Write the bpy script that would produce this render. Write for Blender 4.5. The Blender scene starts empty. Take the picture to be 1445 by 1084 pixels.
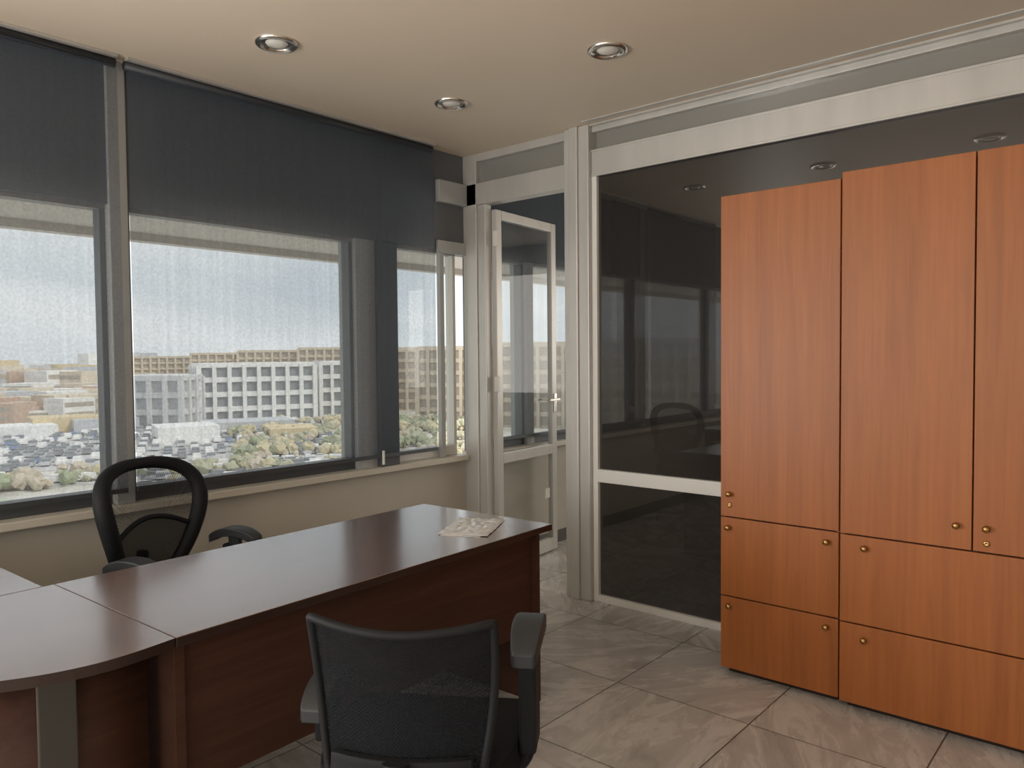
import bpy, bmesh, math, random
from mathutils import Vector, Matrix
from mathutils import noise as mn
random.seed(7)
S = bpy.context.scene
S.view_settings.view_transform = 'Standard'
S.view_settings.look = 'None'
S.view_settings.exposure = 0.32

# ------------------------------------------------------------------ materials
def mat(name, col, rough=0.5, metal=0.0, spec=0.5, coat=0.0, coat_r=0.1):
    m = bpy.data.materials.new(name); m.use_nodes = True
    b = m.node_tree.nodes['Principled BSDF']
    b.inputs['Base Color'].default_value = (*col, 1)
    b.inputs['Roughness'].default_value = rough
    b.inputs['Metallic'].default_value = metal
    b.inputs['Specular IOR Level'].default_value = spec
    b.inputs['Coat Weight'].default_value = coat
    b.inputs['Coat Roughness'].default_value = coat_r
    return m
def noise_col(m, c1, c2, scale=(1,1,1), nscale=5, detail=4, dist=0.0, lo=0.35, hi=0.65):
    nt = m.node_tree; N = nt.nodes; L = nt.links
    b = N['Principled BSDF']
    tc = N.new('ShaderNodeTexCoord'); mp = N.new('ShaderNodeMapping')
    mp.inputs['Scale'].default_value = scale
    n = N.new('ShaderNodeTexNoise'); n.inputs['Scale'].default_value = nscale
    n.inputs['Detail'].default_value = detail; n.inputs['Distortion'].default_value = dist
    r = N.new('ShaderNodeValToRGB')
    r.color_ramp.elements[0].position = lo; r.color_ramp.elements[1].position = hi
    r.color_ramp.elements[0].color = (*c1, 1); r.color_ramp.elements[1].color = (*c2, 1)
    L.new(tc.outputs['Object'], mp.inputs[0]); L.new(mp.outputs[0], n.inputs['Vector'])
    L.new(n.outputs['Fac'], r.inputs[0]); L.new(r.outputs[0], b.inputs['Base Color'])
    return m

M_ceil = noise_col(mat('ceiling_paint', (.6,.5,.38), .5), (.70,.60,.48), (.73,.63,.51), nscale=1.2)
M_wall = noise_col(mat('cream_plaster', (.5,.45,.36), .8), (.48,.45,.39), (.52,.49,.42), nscale=3)
M_lintel = mat('grey_painted_steel', (.13,.14,.15), .6)
M_mull = mat('light_grey_post', (.45,.46,.46), .5)
M_sill = mat('cream_stone_sill', (.64,.60,.52), .4)
M_base = mat('dark_baseboard', (.10,.09,.085), .5)
M_alu = noise_col(mat('satin_aluminium', (.55,.54,.51), .38, .3), (.52,.51,.48), (.60,.58,.55), scale=(1,1,.2), nscale=6)
M_aludk = mat('dark_aluminium', (.11,.12,.13), .4, .5)
M_aluhead = mat('window_head_frame', (.30,.28,.25), .5, .2)
M_white = mat('white_frame_paint', (.75,.74,.70), .35)
M_chrome = mat('brushed_chrome', (.75,.72,.68), .22, 1.0)
M_brass = mat('antique_brass', (.45,.27,.10), .3, 1.0)
M_black = mat('black_plastic', (.012,.013,.015), .6, spec=.22)
M_blackpad = mat('dark_rubber_pad', (.030,.033,.038), .45)
M_fabric = noise_col(mat('black_seat_fabric', (.02,.02,.022), .95, spec=.1), (.010,.010,.012), (.022,.022,.024), nscale=300)
M_gap = mat('dark_gap', (.02,.01,.006), .8)
M_exwall = mat('exterior_concrete', (.56,.50,.42), .8)

def wood(name, c1, c2, rough, coat=0.0, scale=(30,30,1.2), coat_r=.1, coat_ior=1.5, spec=.5):
    m = mat(name, c1, rough, coat=coat, coat_r=coat_r, spec=spec)
    nt = m.node_tree; N = nt.nodes; L = nt.links; b = N['Principled BSDF']
    b.inputs['Coat IOR'].default_value = coat_ior
    tc = N.new('ShaderNodeTexCoord'); mp = N.new('ShaderNodeMapping'); mp.inputs['Scale'].default_value = scale
    n = N.new('ShaderNodeTexNoise'); n.inputs['Scale'].default_value = 2.2; n.inputs['Detail'].default_value = 7; n.inputs['Distortion'].default_value=.6
    mp2 = N.new('ShaderNodeMapping'); mp2.inputs['Scale'].default_value = tuple(s*.12 for s in scale)
    n2 = N.new('ShaderNodeTexNoise'); n2.inputs['Scale'].default_value = 2.0; n2.inputs['Detail'].default_value = 3; n2.inputs['Distortion'].default_value=1.2
    ad = N.new('ShaderNodeMath'); ad.operation='ADD'
    ml = N.new('ShaderNodeMath'); ml.operation='MULTIPLY'; ml.inputs[1].default_value=.5
    r = N.new('ShaderNodeValToRGB'); r.color_ramp.elements[0].position=.36; r.color_ramp.elements[1].position=.64
    r.color_ramp.elements[0].color=(*c1,1); r.color_ramp.elements[1].color=(*c2,1)
    L.new(tc.outputs['Object'], mp.inputs[0]); L.new(tc.outputs['Object'], mp2.inputs[0])
    L.new(mp.outputs[0], n.inputs['Vector']); L.new(mp2.outputs[0], n2.inputs['Vector'])
    L.new(n.outputs['Fac'], ad.inputs[0]); L.new(n2.outputs['Fac'], ad.inputs[1]); L.new(ad.outputs[0], ml.inputs[0])
    L.new(ml.outputs[0], r.inputs[0]); L.new(r.outputs[0], b.inputs['Base Color'])
    return m
M_cab = wood('cherry_cabinet_veneer', (.29,.086,.016), (.38,.120,.026), .45, scale=(26,26,1.1))
M_desk = wood('dark_cherry_desktop', (.12,.064,.048), (.18,.098,.074), .26, coat=1.0, scale=(22,1.0,22), coat_r=.18, coat_ior=2.7, spec=1.0)
M_deskp = wood('shaded_cherry_panel', (.050,.022,.014), (.080,.034,.021), .55, scale=(22,1.2,22), spec=.25)  # desk wood darkened in colour for the backlit panels
M_edge = mat('desk_edge_band', (.03,.014,.010), .4)

def glass_mat(name, tint=(.95,.97,.97), body=None, f0=.04):
    m = bpy.data.materials.new(name); m.use_nodes = True
    nt = m.node_tree; N = nt.nodes; L = nt.links; N.remove(N['Principled BSDF'])
    t = N.new('ShaderNodeBsdfTransparent'); t.inputs[0].default_value=(*tint,1)
    src=t
    if body:
        d=N.new('ShaderNodeBsdfDiffuse'); d.inputs[0].default_value=(*body,1)
        ad=N.new('ShaderNodeAddShader'); L.new(t.outputs[0],ad.inputs[0]); L.new(d.outputs[0],ad.inputs[1]); src=ad
    g = N.new('ShaderNodeBsdfGlossy'); g.inputs['Roughness'].default_value=.015
    lw = N.new('ShaderNodeLayerWeight'); lw.inputs['Blend'].default_value=.5
    p = N.new('ShaderNodeMath'); p.operation='POWER'; p.inputs[1].default_value=5
    a = N.new('ShaderNodeMath'); a.operation='MULTIPLY_ADD'; a.inputs[1].default_value=.8; a.inputs[2].default_value=f0
    mx = N.new('ShaderNodeMixShader')
    L.new(lw.outputs['Facing'],p.inputs[0]); L.new(p.outputs[0],a.inputs[0])
    L.new(a.outputs[0], mx.inputs[0]); L.new(src.outputs[0], mx.inputs[1]); L.new(g.outputs[0], mx.inputs[2])
    L.new(mx.outputs[0], N['Material Output'].inputs[0]); return m
M_glass = glass_mat('clear_glass')
M_trans = mat('transom_glass', (.26,.255,.235), .12, spec=.9)
M_tint = glass_mat('smoked_glass', (.055,.052,.05), (.024,.022,.020), .06)

def mesh_mat(name, col, openness):
    m = bpy.data.materials.new(name); m.use_nodes = True
    nt = m.node_tree; N = nt.nodes; L = nt.links; b=N['Principled BSDF']
    b.inputs['Base Color'].default_value=(*col,1); b.inputs['Roughness'].default_value=.8
    b.inputs['Specular IOR Level'].default_value=.06
    t = N.new('ShaderNodeBsdfTransparent')
    tc = N.new('ShaderNodeTexCoord'); ck = N.new('ShaderNodeTexChecker'); ck.inputs['Scale'].default_value=230
    mr = N.new('ShaderNodeMapRange'); mr.inputs[3].default_value=openness*.2; mr.inputs[4].default_value=min(1,openness*1.8)
    mx = N.new('ShaderNodeMixShader')
    L.new(tc.outputs['Object'], ck.inputs['Vector']); L.new(ck.outputs['Fac'], mr.inputs[0]); L.new(mr.outputs[0], mx.inputs[0])
    L.new(b.outputs[0], mx.inputs[1]); L.new(t.outputs[0], mx.inputs[2])
    L.new(mx.outputs[0], N['Material Output'].inputs[0]); return m
M_mesh = mesh_mat('chair_mesh', (.014,.0155,.018), .14)
M_mesh_open = mesh_mat('chair_mesh_open', (.03,.03,.033), .52)

def blind_mat():
    m = bpy.data.materials.new('screen_blind_fabric'); m.use_nodes=True
    nt=m.node_tree; N=nt.nodes; L=nt.links; N.remove(N['Principled BSDF'])
    tc=N.new('ShaderNodeTexCoord')
    mp=N.new('ShaderNodeMapping'); mp.inputs['Scale'].default_value=(1,26,.6)
    n1=N.new('ShaderNodeTexNoise'); n1.inputs['Scale'].default_value=1.4; n1.inputs['Detail'].default_value=4
    n2=N.new('ShaderNodeTexNoise'); n2.inputs['Scale'].default_value=90; n2.inputs['Detail'].default_value=2
    L.new(tc.outputs['Object'],mp.inputs[0]); L.new(mp.outputs[0],n1.inputs['Vector']); L.new(tc.outputs['Object'],n2.inputs['Vector'])
    a=N.new('ShaderNodeMath'); a.operation='MULTIPLY_ADD'; a.inputs[1].default_value=.16; a.inputs[2].default_value=.31
    b=N.new('ShaderNodeMath'); b.operation='MULTIPLY_ADD'; b.inputs[1].default_value=.22
    L.new(n1.outputs['Fac'],a.inputs[0]); L.new(n2.outputs['Fac'],b.inputs[0]); L.new(a.outputs[0],b.inputs[2])
    t=N.new('ShaderNodeBsdfTransparent')
    d=N.new('ShaderNodeBsdfDiffuse'); d.inputs[0].default_value=(.070,.092,.130,1)
    tr=N.new('ShaderNodeBsdfTranslucent'); tr.inputs[0].default_value=(.13,.125,.12,1)
    ms=N.new('ShaderNodeAddShader'); L.new(d.outputs[0],ms.inputs[0]); L.new(tr.outputs[0],ms.inputs[1])
    mx=N.new('ShaderNodeMixShader'); L.new(b.outputs[0],mx.inputs[0]); L.new(ms.outputs[0],mx.inputs[1]); L.new(t.outputs[0],mx.inputs[2])
    L.new(mx.outputs[0],N['Material Output'].inputs[0]); return m
M_blind=blind_mat()

def floor_mat():
    m=mat('stone_tiles',(.4,.37,.33),.32); nt=m.node_tree; N=nt.nodes; L=nt.links; bs=N['Principled BSDF']
    tc=N.new('ShaderNodeTexCoord'); mp=N.new('ShaderNodeMapping'); mp.inputs['Location'].default_value=(1.81+6,-2.79+6,0)
    L.new(tc.outputs['Object'],mp.inputs[0])
    br=N.new('ShaderNodeTexBrick'); br.offset=0; br.squash=1
    br.inputs['Scale'].default_value=1; br.inputs['Brick Width'].default_value=.6; br.inputs['Row Height'].default_value=.6
    br.inputs['Mortar Size'].default_value=.003; br.inputs['Mortar Smooth'].default_value=0
    br.inputs['Color1'].default_value=(1,1,1,1); br.inputs['Color2'].default_value=(1,1,1,1); br.inputs['Mortar'].default_value=(0,0,0,1)
    L.new(mp.outputs[0],br.inputs['Vector'])
    sc=N.new('ShaderNodeVectorMath'); sc.operation='SCALE'; sc.inputs['Scale'].default_value=1/.6
    fl=N.new('ShaderNodeVectorMath'); fl.operation='FLOOR'
    wn=N.new('ShaderNodeTexWhiteNoise'); wn.noise_dimensions='2D'
    L.new(mp.outputs[0],sc.inputs[0]); L.new(sc.outputs[0],fl.inputs[0]); L.new(fl.outputs[0],wn.inputs['Vector'])
    ml=N.new('ShaderNodeMath'); ml.operation='MULTIPLY'; ml.inputs[1].default_value=6.28; L.new(wn.outputs['Value'],ml.inputs[0])
    vr=N.new('ShaderNodeVectorRotate'); vr.rotation_type='Z_AXIS'; L.new(mp.outputs[0],vr.inputs['Vector']); L.new(ml.outputs[0],vr.inputs['Angle'])
    mp2=N.new('ShaderNodeMapping'); mp2.inputs['Scale'].default_value=(1.4,5,1); L.new(vr.outputs[0],mp2.inputs[0])
    n=N.new('ShaderNodeTexNoise'); n.inputs['Scale'].default_value=1.5; n.inputs['Detail'].default_value=10; n.inputs['Distortion'].default_value=1.2; n.inputs['Roughness'].default_value=.72
    L.new(mp2.outputs[0],n.inputs['Vector'])
    r=N.new('ShaderNodeValToRGB'); r.color_ramp.elements[0].position=.32; r.color_ramp.elements[1].position=.66
    r.color_ramp.elements[0].color=(.40,.375,.355,1); r.color_ramp.elements[1].color=(.68,.65,.62,1)
    L.new(n.outputs['Fac'],r.inputs[0])
    mx=N.new('ShaderNodeMix'); mx.data_type='RGBA'
    L.new(br.outputs['Color'],mx.inputs['Factor']); mx.inputs['A'].default_value=(.10,.09,.08,1); L.new(r.outputs[0],mx.inputs['B'])
    L.new(mx.outputs['Result'],bs.inputs['Base Color'])
    r2=N.new('ShaderNodeMapRange'); r2.inputs[3].default_value=.18; r2.inputs[4].default_value=.36; L.new(n.outputs['Fac'],r2.inputs[0]); L.new(r2.outputs[0],bs.inputs['Roughness'])
    return m
M_floor=floor_mat()

# ------------------------------------------------------------------ geometry helpers
def link(o,parent=None):
    S.collection.objects.link(o)
    if parent: o.parent=parent
    return o
def empty(name,loc=(0,0,0),rz=0):
    e=bpy.data.objects.new(name,None); e.empty_display_size=.1; e.location=loc; e.rotation_euler=(0,0,rz); return link(e)
def add_box(bm,mn_,mx,mi=0,M=None):
    x0,y0,z0=mn_;x1,y1,z1=mx
    vs=[Vector(p) for p in [(x0,y0,z0),(x1,y0,z0),(x1,y1,z0),(x0,y1,z0),(x0,y0,z1),(x1,y0,z1),(x1,y1,z1),(x0,y1,z1)]]
    if M: vs=[M@v for v in vs]
    v=[bm.verts.new(p) for p in vs]
    for f in [(0,3,2,1),(4,5,6,7),(0,1,5,4),(1,2,6,5),(2,3,7,6),(3,0,4,7)]:
        fc=bm.faces.new([v[i] for i in f]); fc.material_index=mi
def finish(name,bm,mats,parent=None,bevel=0,smooth=False,seg=2,sub=0):
    bmesh.ops.recalc_face_normals(bm,faces=bm.faces)
    me=bpy.data.meshes.new(name); bm.to_mesh(me); bm.free()
    for m in (mats if isinstance(mats,(list,tuple)) else [mats]): me.materials.append(m)
    if smooth:
        for p in me.polygons: p.use_smooth=True
    o=bpy.data.objects.new(name,me); link(o,parent)
    if bevel:
        b=o.modifiers.new('bevel','BEVEL'); b.width=bevel; b.segments=seg; b.limit_method='ANGLE'
    if sub:
        s=o.modifiers.new('sub','SUBSURF'); s.levels=sub; s.render_levels=sub
    return o
def boxes(name,lst,mats,parent=None,bevel=0):
    bm=bmesh.new()
    for b in lst: add_box(bm,b[0],b[1],b[2] if len(b)>2 else 0)
    return finish(name,bm,mats,parent,bevel)
def prism(name,pts,z0,z1,mats,parent=None,bevel=0,side_mi=0):
    bm=bmesh.new()
    a=[bm.verts.new((x,y,z0)) for x,y in pts]; b=[bm.verts.new((x,y,z1)) for x,y in pts]
    bm.faces.new(a[::-1]); bm.faces.new(b)
    n=len(pts)
    for i in range(n):
        f=bm.faces.new([a[i],a[(i+1)%n],b[(i+1)%n],b[i]]); f.material_index=side_mi
    return finish(name,bm,mats,parent,bevel)
def lathe(name,prof,mats,parent=None,loc=(0,0,0),seg=32,rot=None):
    bm=bmesh.new(); rings=[]
    M=Matrix.Translation(loc)@(rot if rot else Matrix.Identity(4))
    for r,z in prof:
        if r<1e-6: rings.append([bm.verts.new(M@Vector((0,0,z)))])
        else: rings.append([bm.verts.new(M@Vector((r*math.cos(2*math.pi*i/seg),r*math.sin(2*math.pi*i/seg),z))) for i in range(seg)])
    for k in range(len(rings)-1):
        a,b=rings[k],rings[k+1]
        for i in range(seg):
            j=(i+1)%seg
            if len(a)==1 and len(b)==1: continue
            if len(a)==1: bm.faces.new([a[0],b[i],b[j]])
            elif len(b)==1: bm.faces.new([a[i],a[j],b[0]])
            else: bm.faces.new([a[i],a[j],b[j],b[i]])
    return finish(name,bm,mats,parent,smooth=True)
def tube(name,pts,r,m,parent=None,closed=False,radii=None):
    cu=bpy.data.curves.new(name,'CURVE'); cu.dimensions='3D'; cu.bevel_depth=r; cu.bevel_resolution=4; cu.use_fill_caps=True
    sp=cu.splines.new('NURBS'); sp.points.add(len(pts)-1)
    for i,p in enumerate(pts):
        sp.points[i].co=(*p,1); sp.points[i].radius=(radii[i] if radii else 1)
    sp.order_u=4; sp.use_endpoint_u=not closed; sp.use_cyclic_u=closed; sp.resolution_u=6
    tmp=bpy.data.objects.new('t',cu); S.collection.objects.link(tmp)
    bpy.context.view_layer.update()
    me=bpy.data.meshes.new_from_object(tmp.evaluated_get(bpy.context.evaluated_depsgraph_get()))
    bpy.data.objects.remove(tmp); me.name=name
    me.materials.clear(); me.materials.append(m)
    for p in me.polygons: p.use_smooth=True
    return link(bpy.data.objects.new(name,me),parent)
class PM:
    def __init__(s): s.v=[];s.f=[];s.m=[]
    def box(s,a,b,mi=0,M=None):
        x0,y0,z0=a;x1,y1,z1=b;o=len(s.v)
        for p in [(x0,y0,z0),(x1,y0,z0),(x1,y1,z0),(x0,y1,z0),(x0,y0,z1),(x1,y0,z1),(x1,y1,z1),(x0,y1,z1)]:
            s.v.append(tuple(M@Vector(p)) if M else p)
        for f in [(0,3,2,1),(4,5,6,7),(0,1,5,4),(1,2,6,5),(2,3,7,6),(3,0,4,7)]:
            s.f.append(tuple(i+o for i in f)); s.m.append(mi)
    def done(s,name,mats,parent):
        me=bpy.data.meshes.new(name); me.from_pydata(s.v,[],s.f)
        for m in mats: me.materials.append(m)
        me.polygons.foreach_set('material_index',s.m); me.update()
        return link(bpy.data.objects.new(name,me),parent)

WX=-3.56; PY=3.65; CH=2.75
# ------------------------------------------------------------------ room shell
boxes('floor',[((-3.80,-3.2,-.15),(2.2,7.7,0))],M_floor)
boxes('ceiling',[((-3.56,-3.2,CH),(2.2,7.7,CH+.3))],M_ceil)
boxes('wall_window_side',[((WX-.16,-3.2,0),(WX,7.7,.75)),((WX-.16,-3.2,2.12),(WX,7.7,CH+.3),1),
      ((WX-.16,2.76,.75),(WX+.0,2.90,2.12),2),((WX-.16,7.3,.75),(WX,7.7,2.12),0),((WX-.16,-3.2,.75),(WX,-2.9,2.12),0)],[M_wall,M_lintel,M_mull])
boxes('wall_east',[((2.0,-3.0,0),(2.2,7.5,CH))],M_wall)
boxes('wall_north',[((-3.56,7.5,0),(2.0,7.7,CH))],M_wall)
boxes('wall_south',[((-3.56,-3.2,0),(2.0,-3.0,.8)),((-3.56,-3.2,2.55),(2.0,-3.0,CH)),((-3.56,-3.2,.8),(-3.1,-3.0,2.55)),((1.6,-3.2,.8),(2.0,-3.0,2.55))],M_wall)
boxes('window_sill',[((WX-.16,-2.95,.75),(WX+.06,3.62,.785)),((WX-.16,3.78,.75),(WX+.06,7.3,.785))],M_sill,bevel=.004)
boxes('baseboard_window_side',[((WX,-2.95,0),(WX+.015,3.6,.09)),((WX,3.8,0),(WX+.015,7.4,.09))],M_base)
boxes('trim_exterior_overhang',[((-5.75,-10,2.36),(WX-.16,14,2.62)),((-5.80,-10,2.30),(-5.70,14,2.66)),((-4.75,-10,2.345),(-4.71,14,2.36))],M_exwall)

def window(n,y0,y1,mid=None,fm=M_aludk):
    e=empty('window_%d'%n)
    x0,x1=WX-.10,WX-.03
    fr=[((x0,y0,.785),(x1,y1,.85)),((x0,y0,.85),(x1,y0+.025,2.10)),((x0,y1-.025,.85),(x1,y1,2.10))]
    if mid:
        for q in mid: fr.append(((x0,q-.03,.85),(x1,q+.03,2.10)))
    boxes('frame',fr,fm,e,.003)
    boxes('head',[((x0,y0,2.10),(x1,y1,2.12))],M_aluhead,e)
    boxes('pane',[((WX-.07,y0+.025,.85),(WX-.064,y1-.025,2.10))],M_glass,e)
    return e
w1=window(1,-2.9,1.41,[-1.4,.1]); w2=window(2,1.49,2.76); w3=window(3,3.05,3.60,fm=M_white); w4=window(4,3.74,4.30); w5=window(5,4.38,7.3,[5.8])
boxes('trim_mullion',[((WX-.16,1.41,.785),(WX+.02,1.49,CH-.0)),((WX-.16,4.30,.785),(WX+.0,4.38,2.12)),((WX,3.40,2.10),(WX+.02,PY,2.18)),((WX-.02,3.42,.785),(WX+.015,3.455,2.12)),((WX,3.40,2.42),(WX+.04,PY,2.56))],M_mull,bevel=.004)
boxes('trim_window_pier',[((WX-.16,2.90,.785),(WX+.03,3.05,2.12))],M_aludk,bevel=.004)
boxes('handle',[((WX-.03,1.56,.93),(WX+.0,1.59,.99)),((WX+.0,1.565,.95),(WX+.012,1.70,.97))],M_chrome,w2,.003)
e=empty('window_6')  # unseen window behind the camera, added to let in more light
boxes('frame',[((-3.1,-3.12,.8),(1.6,-3.06,.86)),((-3.1,-3.12,2.49),(1.6,-3.06,2.55)),((-3.1,-3.12,.86),(-3.04,-3.06,2.49)),((1.54,-3.12,.86),(1.6,-3.06,2.49)),((-.78,-3.12,.86),(-.72,-3.06,2.49))],M_aludk,e)

def blind(y0,y1,bx=-3.475,zb=.868):
    e=empty('roller_blind')
    n=24; bm=bmesh.new()
    vs=[[bm.verts.new((bx,y0+(y1-y0)*i/n,z)) for i in range(n+1)] for z in (zb,1.5,2.2,2.705)]
    for k in range(3):
        for i in range(n): bm.faces.new([vs[k][i],vs[k][i+1],vs[k+1][i+1],vs[k+1][i]])
    finish('fabric',bm,M_blind,e)
    boxes('bottom_bar',[((bx-.006,y0,zb-.022),(bx+.006,y1,zb))],M_aludk,e,.002)
    lathe('roller_tube',[(0,0),(.02,0),(.02,y1-y0),(0,y1-y0)],M_blackpad,e,loc=(bx-.021,y0,2.722),rot=Matrix.Rotation(-math.pi/2,4,'X'),seg=16)
    boxes('head_rail',[((bx-.05,y0,2.738),(bx+.02,y1,2.749))],M_alu,e)
    return e
blind(.15,1.43); blind(1.47,3.31); blind(3.80,5.36,bx=-3.52); blind(5.44,7.25,bx=-3.52)
e=empty('blind_cord')
tube('cord_weight',[(-3.455,2.86,.81),(-3.455,2.86,.85),(-3.455,2.86,.89)],.008,M_white,e)
tube('cord',[(-3.455,2.86,.88),(-3.455,2.86,1.5),(-3.455,2.86,2.7)],.0012,M_blackpad,e)

# ------------------------------------------------------------------ partition
e=empty('glass_partition')
boxes('column',[((-2.705,PY-.03,0),(-2.53,PY+.09,CH)),((-2.66,PY-.045,0),(-2.60,PY-.03,CH))],M_alu,e,.006)
boxes('corner_post',[((WX,PY,0),(WX+.12,PY+.09,CH)),((WX+.12,PY+.01,0),(WX+.19,PY+.07,2.42))],M_alu,e,.005)
boxes('header_beam_door',[((WX,PY,2.42),(-2.705,PY+.09,2.56)),((WX,PY+.005,2.70),(-2.705,PY+.08,CH))],M_alu,e,.004)
boxes('transom_pane_door',[((WX+.12,PY+.04,2.56),(-2.705,PY+.046,2.70))],M_trans,e)
boxes('header_beam',[((-2.53,PY,2.46),(2.0,PY+.09,2.60)),((-2.53,PY+.005,2.71),(2.0,PY+.08,CH)),((-2.53,PY-.006,2.595),(2.0,PY+.0,2.607)),((-2.53,PY-.006,2.455),(2.0,PY,2.467))],M_alu,e,.002)
boxes('transom_pane',[((-2.53,PY+.04,2.60),(2.0,PY+.046,2.71))],M_trans,e)
bm=bmesh.new()
for z0,z1 in ((.04,.70),(.775,2.46)):
    f=bm.faces.new([bm.verts.new(p) for p in ((-2.497,PY+.022,z0),(2.0,PY+.022,z0),(2.0,PY+.022,z1),(-2.497,PY+.022,z1))])
finish('smoked_pane',bm,M_tint,e)
boxes('panel_frame',[((-2.53,PY+.0,0),(-2.495,PY+.05,2.46)),((-2.5,PY,.70),(2.0,PY+.05,.775)),((-2.5,PY,0),(2.0,PY+.05,.04)),((-.4,PY+.0,0),(-.36,PY+.05,2.46))],M_white,e,.003)
boxes('trim_ceiling_track',[((-2.53,PY-.10,CH-.006),(2.0,PY-.07,CH-.0005)),((-2.53,PY-.02,CH-.01),(2.0,PY-.005,CH-.0005))],M_alu)

ang=math.atan2(.71,-.075)
d=empty('door_1',(-3.355,PY+.075,0),ang)
L_=.74
boxes('leaf_frame',[((0,-.02,.012),(.06,.02,2.39)),((L_-.06,-.02,.012),(L_,.02,2.39)),((.06,-.02,2.33),(L_-.06,.02,2.39)),((.06,-.02,.72),(L_-.06,.02,.79)),((.06,-.02,.012),(L_-.06,.02,.10))],M_alu,d,.003)
bm=bmesh.new()
for z0,z1 in ((.10,.72),(.79,2.33)):
    bm.faces.new([bm.verts.new(p) for p in ((.06,0,z0),(L_-.06,0,z0),(L_-.06,0,z1),(.06,0,z1))])
finish('leaf_glass',bm,M_glass,d)
boxes('handle',[((L_-.045,-.032,1.02),(L_-.015,.032,1.16)),((L_-.04,-.062,1.105),(L_-.02,.062,1.125)),((L_-.15,-.064,1.107),(L_-.02,-.052,1.123)),((L_-.15,.052,1.107),(L_-.02,.064,1.123))],M_chrome,d,.003)
prism('warning_sticker',[(.60,-.005),(.66,-.005),(.66,-.004),(.60,-.004)],.40,.47,M_white,d)
boxes('hinges',[((-.012,-.03,z),(.012,.0,z+.1)) for z in (.25,1.2,2.15)],M_white,d,.003)

# ------------------------------------------------------------------ downlights
M_lens=mat('lamp_lens',(.8,.78,.73),.15)
for i,(x,y) in enumerate([(-2.85,1.82),(-1.86,2.81),(-2.85,2.845),(-1.86,1.82),(-.86,2.81),(-.86,1.82),(-2.85,.8),(-1.86,.8)]):
    e=empty('recessed_downlight',(x,y,CH))
    lathe('trim_ring',[(.088,0),(.088,-.006),(.082,-.012),(.072,-.014),(.066,-.010),(.062,-.003)],M_chrome,e,seg=40)
    lathe('reflector',[(.062,-.004),(.050,-.0025),(.040,-.002)],M_chrome,e,seg=40)
    lathe('lens',[(.046,-.002),(.040,-.008),(.02,-.012),(0,-.013)],M_lens,e,seg=32)

# ------------------------------------------------------------------ cabinets
def knob(parent,x,y,z,lock=False):
    R=Matrix.Rotation(math.pi/2,4,'X')
    if lock:
        lathe('lock',[(.011,0),(.011,.004),(.008,.006),(.003,.006),(0,.003)],M_brass,parent,loc=(x,y,z),rot=R,seg=20)
    else:
        lathe('knob',[(.010,0),(.010,.002),(.005,.004),(.005,.012),(.010,.016),(.0125,.021),(.010,.026),(0,.028)],M_brass,parent,loc=(x,y,z),rot=R,seg=20)
def cabinet(name,x0,x1,yf,top,doors,knobs,locks):
    e=empty(name)
    t=.018; g=.0025; yb=PY-.02
    boxes('carcass',[((x0,yf+t,.03),(x0+t,yb,top)),((x1-t,yf+t,.03),(x1,yb,top)),((x0+t,yf+t,top-t),(x1-t,yb,top)),((x0+t,yf+t,.03),(x1-t,yb,.05)),((x0+t,yb-.01,.05),(x1-t,yb,top-t)),((x0+t,yf+t+.003,.70),(x1-t,yb-.01,.72))],M_cab,e)
    boxes('plinth',[((x0+.02,yf+.05,0),(x1-.02,yb,.03))],M_gap,e)
    boxes('gap_shade_sheet',[((x0+t,yf+t+.0005,.05),(x1-t,yf+t+.003,top-t))],M_gap,e)  # dark sheet behind the fronts, stands in for shade in the gaps
    boxes('drawer_lower',[((x0+g,yf,.032),(x1-g,yf+t,.353))],M_cab,e,.0015)
    boxes('drawer_upper',[((x0+g,yf,.359),(x1-g,yf+t,.708))],M_cab,e,.0015)
    for i,(a,b) in enumerate(doors):
        boxes('cabinet_leaf_%d'%(i+1),[((a+g,yf,.714),(b-g,yf+t,top))],M_cab,e,.0015)
    for k in knobs: knob(e,k[0],yf,k[1])
    for k in locks: knob(e,k[0],yf,k[1],True)
cabinet('storage_cabinet',-1.510,-.997,3.17,2.125,[(-1.510,-.997)],[(-1.465,.815),(-1.47,.665),(-1.045,.665),(-1.465,.315),(-1.045,.315)],[(-1.465,.765)])
cabinet('storage_cabinet',-.992,-.07,3.155,2.145,[(-.992,-.53),(-.53,-.07)],[(-.58,.80),(-.485,.80),(-.895,.665),(-.17,.665),(-.895,.30),(-.17,.30)],[(-.485,.745)])

# ------------------------------------------------------------------ desk
dk=empty('office_desk',(-1.858,.868,0),math.radians(2.0))
TZ=.74; TH=.026
prism('main_top',[(0,0.0015),(0,1.60),(-.745,1.60),(-.745,0.0015)],TZ-TH,TZ,[M_desk,M_edge],dk,.003,1)
arc=[(0,-.0015),(.012,-.10),(.010,-.19),(-.015,-.28),(-.06,-.365),(-.12,-.45),(-.20,-.53),(-.30,-.60),(-.42,-.66),(-.56,-.70),(-.742,-.72)]
def smooth_arc(p,k=4):
    out=[]
    for i in range(len(p)-1):
        p0=p[max(i-1,0)];p1=p[i];p2=p[i+1];p3=p[min(i+2,len(p)-1)]
        for j in range(k):
            t=j/k
            out.append(tuple(.5*((2*p1[c])+(-p0[c]+p2[c])*t+(2*p0[c]-5*p1[c]+4*p2[c]-p3[c])*t*t+(-p0[c]+3*p1[c]-3*p2[c]+p3[c])*t**3) for c in (0,1)))
    out.append(p[-1]); return out
arcs=smooth_arc(arc)
prism('corner_top',arcs+[(-.742,-.0015)],TZ-TH,TZ,[M_desk,M_edge],dk,0,1)
prism('return_top',[(-.7455,-.03),(-1.50,-.03),(-1.50,-1.6),(-.7455,-1.6)],TZ-TH,TZ,[M_desk,M_edge],dk,.003,1)
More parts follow.
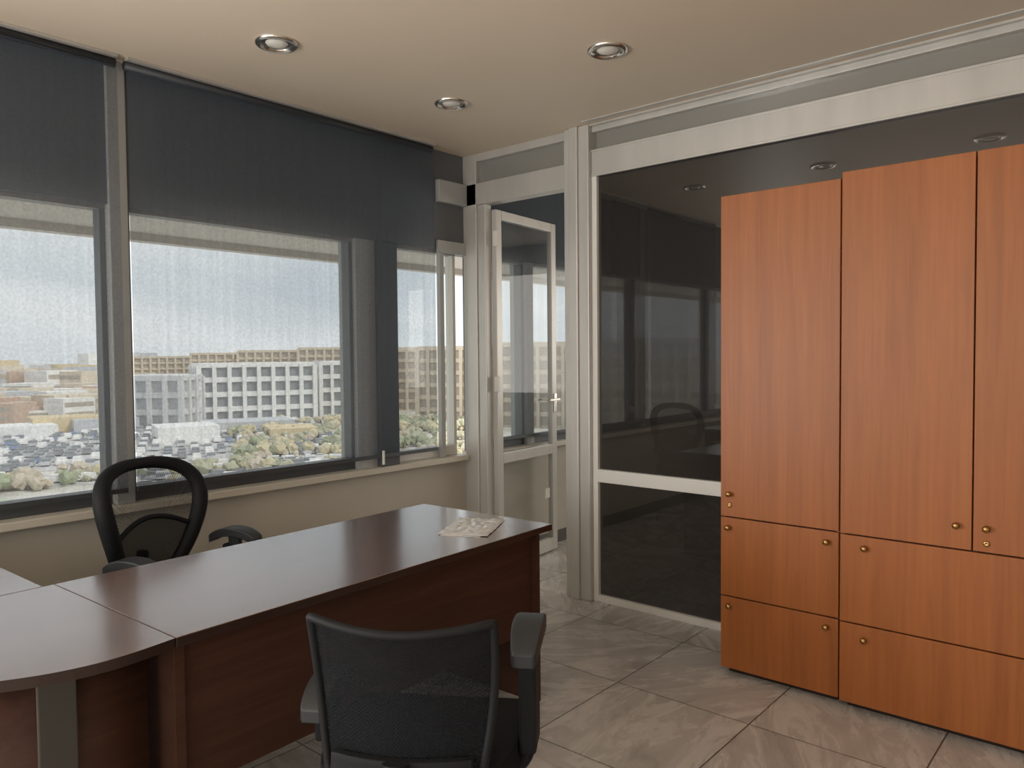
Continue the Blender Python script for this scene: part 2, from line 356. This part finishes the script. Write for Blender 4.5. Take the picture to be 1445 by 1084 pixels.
boxes('modesty_panel',[((-.085,.05,.30),(-.067,1.545,TZ-TH))],M_deskp,dk,.001)
boxes('end_panel_right',[((-.715,1.545,0),(-.045,1.572,TZ-TH))],M_deskp,dk,.001)
boxes('end_panel_left',[((-.715,.02,0),(-.05,.048,TZ-TH))],M_deskp,dk,.001)
bm=bmesh.new()
pts=[(-.11,-.02)]+[(x-.11,y+.035) for x,y in smooth_arc(arc[2:-1])]
a=[bm.verts.new((x,y,.0)) for x,y in pts]; b=[bm.verts.new((x,y,TZ-TH)) for x,y in pts]
for i in range(len(pts)-1): bm.faces.new([a[i],a[i+1],b[i+1],b[i]])
o=finish('curved_panel',bm,M_deskp,dk,smooth=True); sm=o.modifiers.new('s','SOLIDIFY'); sm.thickness=.018
M_leg=mat('grey_metal_leg',(.10,.095,.09),.3,.6)
boxes('metal_leg',[((-.085,-.285,0),(-.075,-.20,TZ-TH)),((-.25,-.36,0),(-.05,-.16,.02))],M_leg,dk,.004)
boxes('return_panel',[((-.80,-1.57,0),(-1.45,-1.55,TZ-TH)),((-1.46,-1.55,.3),(-1.44,-.1,TZ-TH)),((-.80,-.10,0),(-1.45,-.08,TZ-TH))],M_deskp,dk,.001)

pp=empty('plastic_document_sleeve',(-2.13,2.22,TZ+.001),math.radians(28))
M_plast=mat('clear_plastic_sleeve',(.72,.72,.71),.16,spec=.8)
M_paper=noise_col(mat('white_paper',(.72,.70,.66),.6),(.35,.36,.42),(.85,.84,.82),scale=(1,3,1),nscale=14,lo=.38,hi=.5)
bm=bmesh.new(); n=34; g=[]
for i in range(n+1):
    row=[]
    for j in range(n+1):
        u=i/n-.5; v=j/n-.5
        z=.003+.009*abs(mn.noise(Vector((u*6,v*8,1.3))))+.003*abs(mn.noise(Vector((u*18,v*14,4))))
        if i in(0,n) or j in(0,n): z=.002
        row.append(bm.verts.new((u*.20+.008*mn.noise(Vector((v*6,0,2))),v*.30+.008*mn.noise(Vector((u*6,3,2))),max(z,.0015))))
    g.append(row)
for i in range(n):
    for j in range(n): bm.faces.new([g[i][j],g[i+1][j],g[i+1][j+1],g[i][j+1]])
finish('sleeve',bm,M_plast,pp,smooth=True)
boxes('papers',[((-.085,-.165,0),(.075,.08,.0012))],M_paper,pp)

# ------------------------------------------------------------------ chairs
def chair(name,loc,fx,fy,ergo):
    e=empty(name,loc,math.atan2(-fx,fy))
    lathe('hub',[(0,.05),(.032,.05),(.036,.11),(.028,.125),(0,.125)],M_black,e,seg=24)
    lathe('gas_column',[(.026,.12),(.026,.26),(.014,.26),(.014,.39),(0,.39)],M_black,e,seg=20)
    for k in range(5):
        a=2*math.pi*k/5+.3
        c,s=math.cos(a),math.sin(a)
        tube('base_arm_%d'%(k+1),[(.02*c,.02*s,.095),(.12*c,.12*s,.093),(.22*c,.22*s,.08),(.29*c,.29*s,.068)],.02,M_black,e,radii=[1.1,1,.8,.6])
        R=Matrix.Rotation(a+.6*k,4,'Z')@Matrix.Rotation(math.pi/2,4,'X')
        for off in(-.016,.004):
            lathe('caster_%d'%(k+1),[(0,off),(.022,off),(.026,off+.003),(.026,off+.009),(.022,off+.012),(0,off+.012)],M_black,e,loc=(.285*c,.285*s,.0265),rot=R,seg=20)
        lathe('caster_pin_%d'%(k+1),[(0,.03),(.007,.03),(.007,.07),(0,.07)],M_black,e,loc=(.285*c,.285*s,0),seg=10)
    boxes('tilt_mechanism',[((-.09,-.13,.385),(.09,.11,.43))],M_black,e,.012)
    bm=bmesh.new(); add_box(bm,(-.24,-.235,.425),(.24,.245,.50))
    bmesh.ops.subdivide_edges(bm,edges=bm.edges,cuts=5,use_grid_fill=True)
    for v in bm.verts:
        x,y,z=v.co
        rr=(abs(x)/.24)**4*(abs(y)/.24)**4
        v.co.x*=1-.10*rr-.08*max(0,-y/.24)*abs(x/.24); v.co.y*=1-.08*rr
        if z>.46: v.co.z+= .012*(abs(x)/.24)**2-.025*max(0,(y-.12)/.12)**2-.006
    finish('seat_cushion',bm,M_fabric,e,bevel=.015,smooth=True,sub=1)
    AX=.285 if ergo else .258
    for s,nm in((-1,'left'),(1,'right')):
        AH=.655 if ergo else (.757 if s>0 else .60)
        tube('arm_bracket_'+nm,[(s*.10,-.02,.415),(s*.2,-.02,.412),(s*(AX-.012),-.015,.42),(s*AX,-.01,.47),(s*AX,-.005,.54)],.019,M_black,e)
        boxes('arm_sleeve_'+nm,[((s*AX-.021,-.06,.47),(s*AX+.021,.045,AH-.05))],M_black,e,.008)
        boxes('arm_post_'+nm,[((s*AX-.014,-.03,AH-.08),(s*AX+.014,.025,AH))],M_blackpad,e,.004)
        bm=bmesh.new(); add_box(bm,(s*AX-.040,-.13,AH-.012),(s*AX+.040,.125,AH+.027))
        bmesh.ops.subdivide_edges(bm,edges=bm.edges,cuts=4,use_grid_fill=True)
        for v in bm.verts:
            yy=v.co.y/.12
            v.co.x=s*AX+(v.co.x-s*AX)*(1.0-.22*yy*yy)
            v.co.z-=.045*max(0,abs(yy)-.40)**1.4*1.5
        finish('arm_pad_'+nm,bm,M_blackpad,e,smooth=True,sub=2)
    if ergo:
        o=[(-.105,.50),(-.16,.56),(-.215,.68),(-.258,.80),(-.262,.89),(-.215,.96),(-.11,.99),(0,.995),(.11,.99),(.215,.96),(.262,.89),(.258,.80),(.215,.68),(.16,.56),(.105,.50)]
        def Y(x,z): return -.225-.10*(z-.5)+.7*x*x+.05*math.sin((z-.5)*6.0)
        tube('back_frame',[(x,Y(x,z),z) for x,z in o],.030,M_black,e,closed=True,radii=[.9,.95,1.1,1.15,1.1,1,.9,.75,.9,1,1.1,1.15,1.1,.95,.9])
        def hw(z):
            zs=[(.49,.10),(.56,.15),(.68,.205),(.80,.245),(.88,.25),(.93,.22),(.975,.12)]
            for (a,b),(c,dd) in zip(zs,zs[1:]):
                if z<=c: return b+(dd-b)*(z-a)/(c-a)
            return .12
        def surf(nm,z0,z1,m,arch=0,arch0=0):
            bm=bmesh.new(); G=[]
            for i in range(21):
                row=[]
                for j in range(17):
                    u=j/16*2-1
                    zt=z1+arch*(u*u); zb=z0+arch0*(u*u)
                    z=zb+(zt-zb)*i/20; x=u*hw(min(z,.975))*.97
                    row.append(bm.verts.new((x,Y(x,z),z)))
                G.append(row)
            for i in range(20):
                for j in range(16): bm.faces.new([G[i][j],G[i][j+1],G[i+1][j+1],G[i+1][j]])
            finish(nm,bm,m,e,smooth=True)
        surf('back_mesh_upper',.775,.975,M_mesh_open,0,-.09)
        surf('back_mesh_lower',.49,.77,M_mesh,-.08)
        tube('back_crossbar',[(u*.22,Y(u*.22,.775-.08*u*u)-.002,.775-.08*u*u) for u in(-1,-.6,-.2,.2,.6,1)],.011,M_black,e)
        tube('back_spine',[(0,-.05,.41),(0,-.20,.40),(0,-.27,.44),(0,-.255,.55),(0,-.245,.62)],.024,M_black,e)
    else:
        Z0,Z1=.47,.85
        def hwf(z):
            t=(z-Z0)/(Z1-Z0); return .170+.038*t+.012*math.sin(t*3.1)
        def Y(x,z): return -.265-.06*(z-Z0)+1.1*x*x+.03*math.sin((z-Z0)*8)
        bm=bmesh.new(); G=[]
        for i in range(25):
            row=[]
            for j in range(25):
                u=j/24*2-1; zt=Z1-.018+.022*u*u; z=Z0+(zt-Z0)*i/24; x=u*hwf(z)
                row.append(bm.verts.new((x,Y(x,z),z)))
            G.append(row)
        for i in range(24):
            for j in range(24): bm.faces.new([G[i][j],G[i][j+1],G[i+1][j+1],G[i+1][j]])
        finish('back_mesh',bm,M_mesh,e,smooth=True)
        zs=[Z0+(Z1-Z0)*k/6 for k in range(7)]
        left=[(-hwf(z),Y(hwf(z),z),z) for z in zs]
        top=[(u*hwf(Z1),Y(u*hwf(Z1),Z1)-.002,Z1-.018+.022*u*u) for u in(-.97,-.8,-.4,0,.4,.8,.97)]
        right=[(-p[0],p[1],p[2]) for p in left[::-1]]
        bot=[(.08,Y(.08,Z0),Z0-.012),(-.08,Y(.08,Z0),Z0-.012)]
        tube('back_frame',left+[left[-1]]+top+[right[0]]+right+bot,.010,M_black,e,closed=True)
        bm=bmesh.new(); add_box(bm,(-.16,-.01,.475),(.16,.01,.555)); bmesh.ops.subdivide_edges(bm,edges=bm.edges,cuts=6,use_grid_fill=True)
        for v in bm.verts: v.co.y+=Y(v.co.x,v.co.z)-.02
        finish('lumbar_support',bm,M_black,e,bevel=.004,smooth=True)
        tube('back_spine',[(0,-.05,.41),(0,-.22,.395),(0,-.315,.42),(0,-.31,.50),(0,-.295,.56)],.028,M_black,e)
    return e
chair('office_chair',(-3.05,1.49,0),.93,.36,True)
fa=math.radians(33.0)
fx,fy=-math.sin(fa),math.cos(fa)
chair('office_chair',(-1.258+.27*fx,1.069+.27*fy,0),fx,fy,False)

# ------------------------------------------------------------------ exterior
city=empty('city_outside')
GZ=-16.0
M_ground=noise_col(mat('city_ground',(.5,.46,.4),.9),(.50,.48,.41),(.72,.68,.62),nscale=.09,detail=12,lo=.40,hi=.60)  # city colours lightened and greyed, distance haze is put into the materials
M_grass=noise_col(mat('grass',(.34,.42,.22),.9),(.42,.54,.34),(.58,.66,.46),nscale=.1)
M_road=mat('asphalt',(.60,.585,.57),.9)
M_bw=mat('white_render',(.88,.87,.85),.7); M_bb=mat('beige_render',(.70,.61,.49),.8); M_bg=mat('grey_render',(.58,.59,.61),.8)
M_br=mat('terracotta',(.60,.45,.36),.8); M_by=mat('ochre',(.72,.59,.38),.8); M_wd=mat('hazy_window_glass',(.30,.31,.32),.6); M_wd2=mat('shuttered_window',(.48,.42,.35),.7)  # window glass lightened to carry the haze
pm=PM(); pm.box((-5000,-3000,GZ-.5),(-12,5000,GZ)); pm.done('ground_terrain',[M_ground],None)
def polar(bear,dist):
    b=math.radians(bear); return -math.sin(b)*dist, math.cos(b)*dist
bm=bmesh.new()
lawn=[polar(88,70),polar(88,122),polar(76,118),polar(69,104),polar(66,88),polar(66,70)]
bm.faces.new([bm.verts.new((x,y,GZ+.1)) for x,y in lawn]); finish('lawn',bm,M_grass,city)
RA=math.atan2(.9,.43)
P0=polar(72,185)
R1=Matrix.Translation((P0[0],P0[1],0))@Matrix.Rotation(RA,4,'Z')
pm=PM()
pm.box((-130,-62,GZ),(110,-50,GZ+.2),0,R1); pm.box((-60,-44,GZ),(60,50,GZ+.12),0,R1)
pm.done('road',[M_road],city)
def facade(pm,M,w,d,h,floors,bays,mi=0,wi=1):
    pm.box((-w/2+.5,-d/2+.5,0),(w/2-.5,d/2-.5,h-.3),wi,M)
    fh=h/floors
    for k in range(floors+1):
        z=k*fh; pm.box((-w/2,-d/2,max(0,z-fh*.2)),(w/2,d/2,z+fh*.14 if k<floors else z+.5),mi,M)
    for k in range(bays+1):
        x=-w/2+w*k/bays; t=.26*w/bays/2
        for sgn in(-1,1): pm.box((x-t,sgn*d/2-.6,0),(x+t,sgn*d/2+.6,h),mi,M)
    nb=max(2,int(bays*d/w))
    for k in range(nb+1):
        y=-d/2+d*k/nb; t=.26*d/nb/2
        for sgn in(-1,1): pm.box((sgn*w/2-.6,y-t,0),(sgn*w/2+.6,y+t,h),mi,M)
def T(x,y,a): return Matrix.Translation((x,y,GZ))@Matrix.Rotation(a,4,'Z')
def BT(bear,dist,skew=0):
    x,y=polar(bear,dist); return T(x,y,math.radians(bear+skew))
pm=PM()
facade(pm,BT(59.5,232,10),31,18,16.0,4,8); facade(pm,BT(52.8,245,10),20,18,16.2,4,6)
pm.done('white_office_building',[M_bw,M_wd],city)
pm=PM(); facade(pm,BT(65.2,225,-25),20,26,13.0,3,5)
pm.box((-16,-10,0),(16,10,9),0,BT(64.0,262,5)); pm.done('grey_office_building',[mat('pale_grey_render',(.70,.70,.69),.8),mat('pale_grey_glass',(.50,.50,.51),.6)],city)
pm=PM()
for be,di,w_,h in [(64,470,50,19.0),(60.5,440,46,20.5),(57,420,50,21.5),(53,400,46,22.5),(50,380,30,22)]:
    facade(pm,BT(be,di),w_,18,h,6,int(w_/4))
facade(pm,BT(48.3,262,-8),32,18,20.0,6,10); facade(pm,BT(43.5,215,-15),28,18,20.0,6,9); facade(pm,BT(37,195,-8),28,18,20.5,6,9); facade(pm,BT(30.5,190),36,18,21,6,12)
pm.done('beige_apartment_block',[M_bb,M_wd2],city)
pm=PM()
for i in range(700):
    be=random.uniform(30,92); dist=random.uniform(250,1500) if random.random()<.55 else random.uniform(240,520)
    if be<68 and dist<400: continue
    s=dist/400
    w_=random.uniform(7,18)*(.6+s*.6); dd=random.uniform(8,14)*(.6+s*.5)
    h=random.uniform(3,8) if dist<450 else random.uniform(6,14)
    if random.random()<.05 and dist>800: h=random.uniform(18,30)
    c=random.choice([0,0,0,1,1,1,2,2,3,4]); M=BT(be,dist,random.uniform(-40,40))
    pm.box((-w_/2,-dd/2,0),(w_/2,dd/2,h),c,M)
    if dist<520:
        for z in (h*.35,h*.75): pm.box((-w_/2*.9,-dd/2-.06,z-h*.09),(w_/2*.9,-dd/2,z+h*.09),5,M)
for be,di,w_,h,mi in [(71,215,16,4,4),(73.5,206,12,3,0),(69,212,14,3.5,2),(60,192,20,3,2),(64,178,12,3.5,0),(57,176,10,2.5,4)]:
    pm.box((-w_/2,-6,0),(w_/2,6,h),mi,BT(be,di,8))
pm.done('low_city_buildings',[M_bw,M_bb,M_bg,M_br,M_by,M_wd2],city)
pm=PM()
def car(M,c,s=.8):
    M=M@Matrix.Scale(s,4)
    pm.box((-2.1,-.9,.3),(2.1,.9,.95),c,M); pm.box((-1.2,-.8,.95),(1.2,.8,1.5),4 if c else 0,M)
for r_ in range(19):
    for q in range(50):
        if random.random()<.35: continue
        car(R1@Matrix.Translation((-58+q*2.3,-42+r_*4.9,GZ+.12))@Matrix.Rotation(math.pi/2+random.uniform(-.05,.05),4,'Z'),random.choice([0,0,0,1,2,2,2,3]))
for q in range(50):
    car(R1@Matrix.Translation((-125+q*4.6+random.uniform(-1,1),-56+random.choice([-3,3]),GZ+.2)),random.choice([0,0,1,2]))
for i in range(260):
    x,y=polar(random.uniform(50,68),random.uniform(86,134))
    car(T(x,y,.9+random.uniform(-.1,.1)),random.choice([0,0,1,2,2]))
pm.done('parked_cars',[M_bw,mat('car_grey',(.34,.35,.37),.4),mat('car_silver',(.62,.63,.65),.4),mat('car_blue',(.28,.36,.54),.4),M_wd],city)
tb=bmesh.new(); bmesh.ops.create_icosphere(tb,subdivisions=2,radius=1)
tb.verts.index_update(); IV=[v.co.copy() for v in tb.verts]; IF=[tuple(v.index for v in f.verts) for f in tb.faces]; tb.free()
pm=PM()
for i in range(480):
    if i<270: be=random.uniform(42,61); t=random.uniform(125,212)
    elif i<350: be=random.uniform(30,45); t=random.uniform(90,165)
    elif i<390: be=random.uniform(44,66); t=random.uniform(84,126)
    else: be=random.uniform(58,88); t=random.choice([random.uniform(121,129),random.uniform(222,234)])
    x,y=polar(be,t)
    r=random.uniform(.45,1.3)
    mi=random.choice([0,0,1,1,2,4])
    for k in range(3):
        cx,cy,cz=x+random.uniform(-1.6,1.6)*r,y+random.uniform(-1.6,1.6)*r,GZ+r*.9+random.uniform(0,.6); sr=r*random.uniform(.6,1)
        o_=len(pm.v)
        for v in IV:
            pm.v.append((cx+v.x*sr+random.uniform(-.22,.22)*r,cy+v.y*sr+random.uniform(-.22,.22)*r,cz+v.z*sr+random.uniform(-.22,.22)*r))
        for f in IF: pm.f.append(tuple(a_+o_ for a_ in f)); pm.m.append(mi)
    pm.box((x-.2,y-.2,GZ),(x+.2,y+.2,GZ+r),3)
pm.done('roadside_trees',[mat('foliage_olive',(.46,.45,.32),.9),mat('foliage_yellow',(.62,.55,.37),.9),mat('foliage_green',(.39,.42,.28),.9),mat('trunk',(.25,.2,.15),.9),mat('foliage_dry',(.60,.52,.41),.9)],city)  # foliage colours paled for the haze

# ------------------------------------------------------------------ world & lights
w=bpy.data.worlds.new('hazy_overcast_sky'); S.world=w; w.use_nodes=True
N=w.node_tree.nodes; L=w.node_tree.links; bg=N['Background']
tc=N.new('ShaderNodeTexCoord'); mp=N.new('ShaderNodeMapping'); mp.inputs['Scale'].default_value=(1,1,3.5)
n=N.new('ShaderNodeTexNoise'); n.inputs['Scale'].default_value=2.2; n.inputs['Detail'].default_value=6; n.inputs['Distortion'].default_value=.4
r=N.new('ShaderNodeValToRGB'); r.color_ramp.elements[0].position=.35; r.color_ramp.elements[1].position=.66
r.color_ramp.elements[0].color=(.68,.74,.79,1); r.color_ramp.elements[1].color=(.99,.99,1.0,1)
L.new(tc.outputs['Generated'],mp.inputs[0]); L.new(mp.outputs[0],n.inputs['Vector']); L.new(n.outputs['Fac'],r.inputs[0]); L.new(r.outputs[0],bg.inputs[0])
bg.inputs[1].default_value=1.2
sl=bpy.data.lights.new('sun','SUN'); sl.energy=2.1; sl.angle=math.radians(12); sl.color=(1,.93,.84)
so=link(bpy.data.objects.new('sun',sl)); so.rotation_euler=Vector((-.62,-.25,-.74)).to_track_quat('-Z','Y').to_euler()
def area(name,loc,rot,sx,sy,en,col):
    al=bpy.data.lights.new(name,'AREA'); al.shape='RECTANGLE'; al.size=sx; al.size_y=sy; al.energy=en; al.color=col
    ao=link(bpy.data.objects.new(name,al)); ao.location=loc; ao.rotation_euler=rot
area('south_fill_light',(-.75,-2.98,1.68),(math.radians(97),0,0),4.4,1.6,48,(1,.94,.86))  # fill lamp added in the south opening to brighten the room
v=Vector((.86,.20,.32)).to_track_quat('-Z','Z').to_euler()
area('west_fill_light',(-3.50,-1.55,1.46),v,2.4,1.1,150,(1,.96,.91))  # added fill lamp behind the camera, boosts light from the window wall
area('north_room_fill_light',(-.6,7.45,1.7),(math.radians(-92),0,0),3.5,1.4,50,(1,.95,.88))  # lamp added to brighten the adjacent room, no window here

cd=bpy.data.cameras.new('camera'); cd.sensor_width=36; cd.lens=1077/1445*36; cd.clip_start=.05; cd.clip_end=6000
co=link(bpy.data.objects.new('camera',cd))
co.matrix_world=Matrix.Translation((0,0,1.43))@Matrix.Rotation(math.radians(40.75),4,'Z')@Matrix.Rotation(math.radians(90-2.05),4,'X')@Matrix.Rotation(math.radians(-.53),4,'Z')
S.camera=co
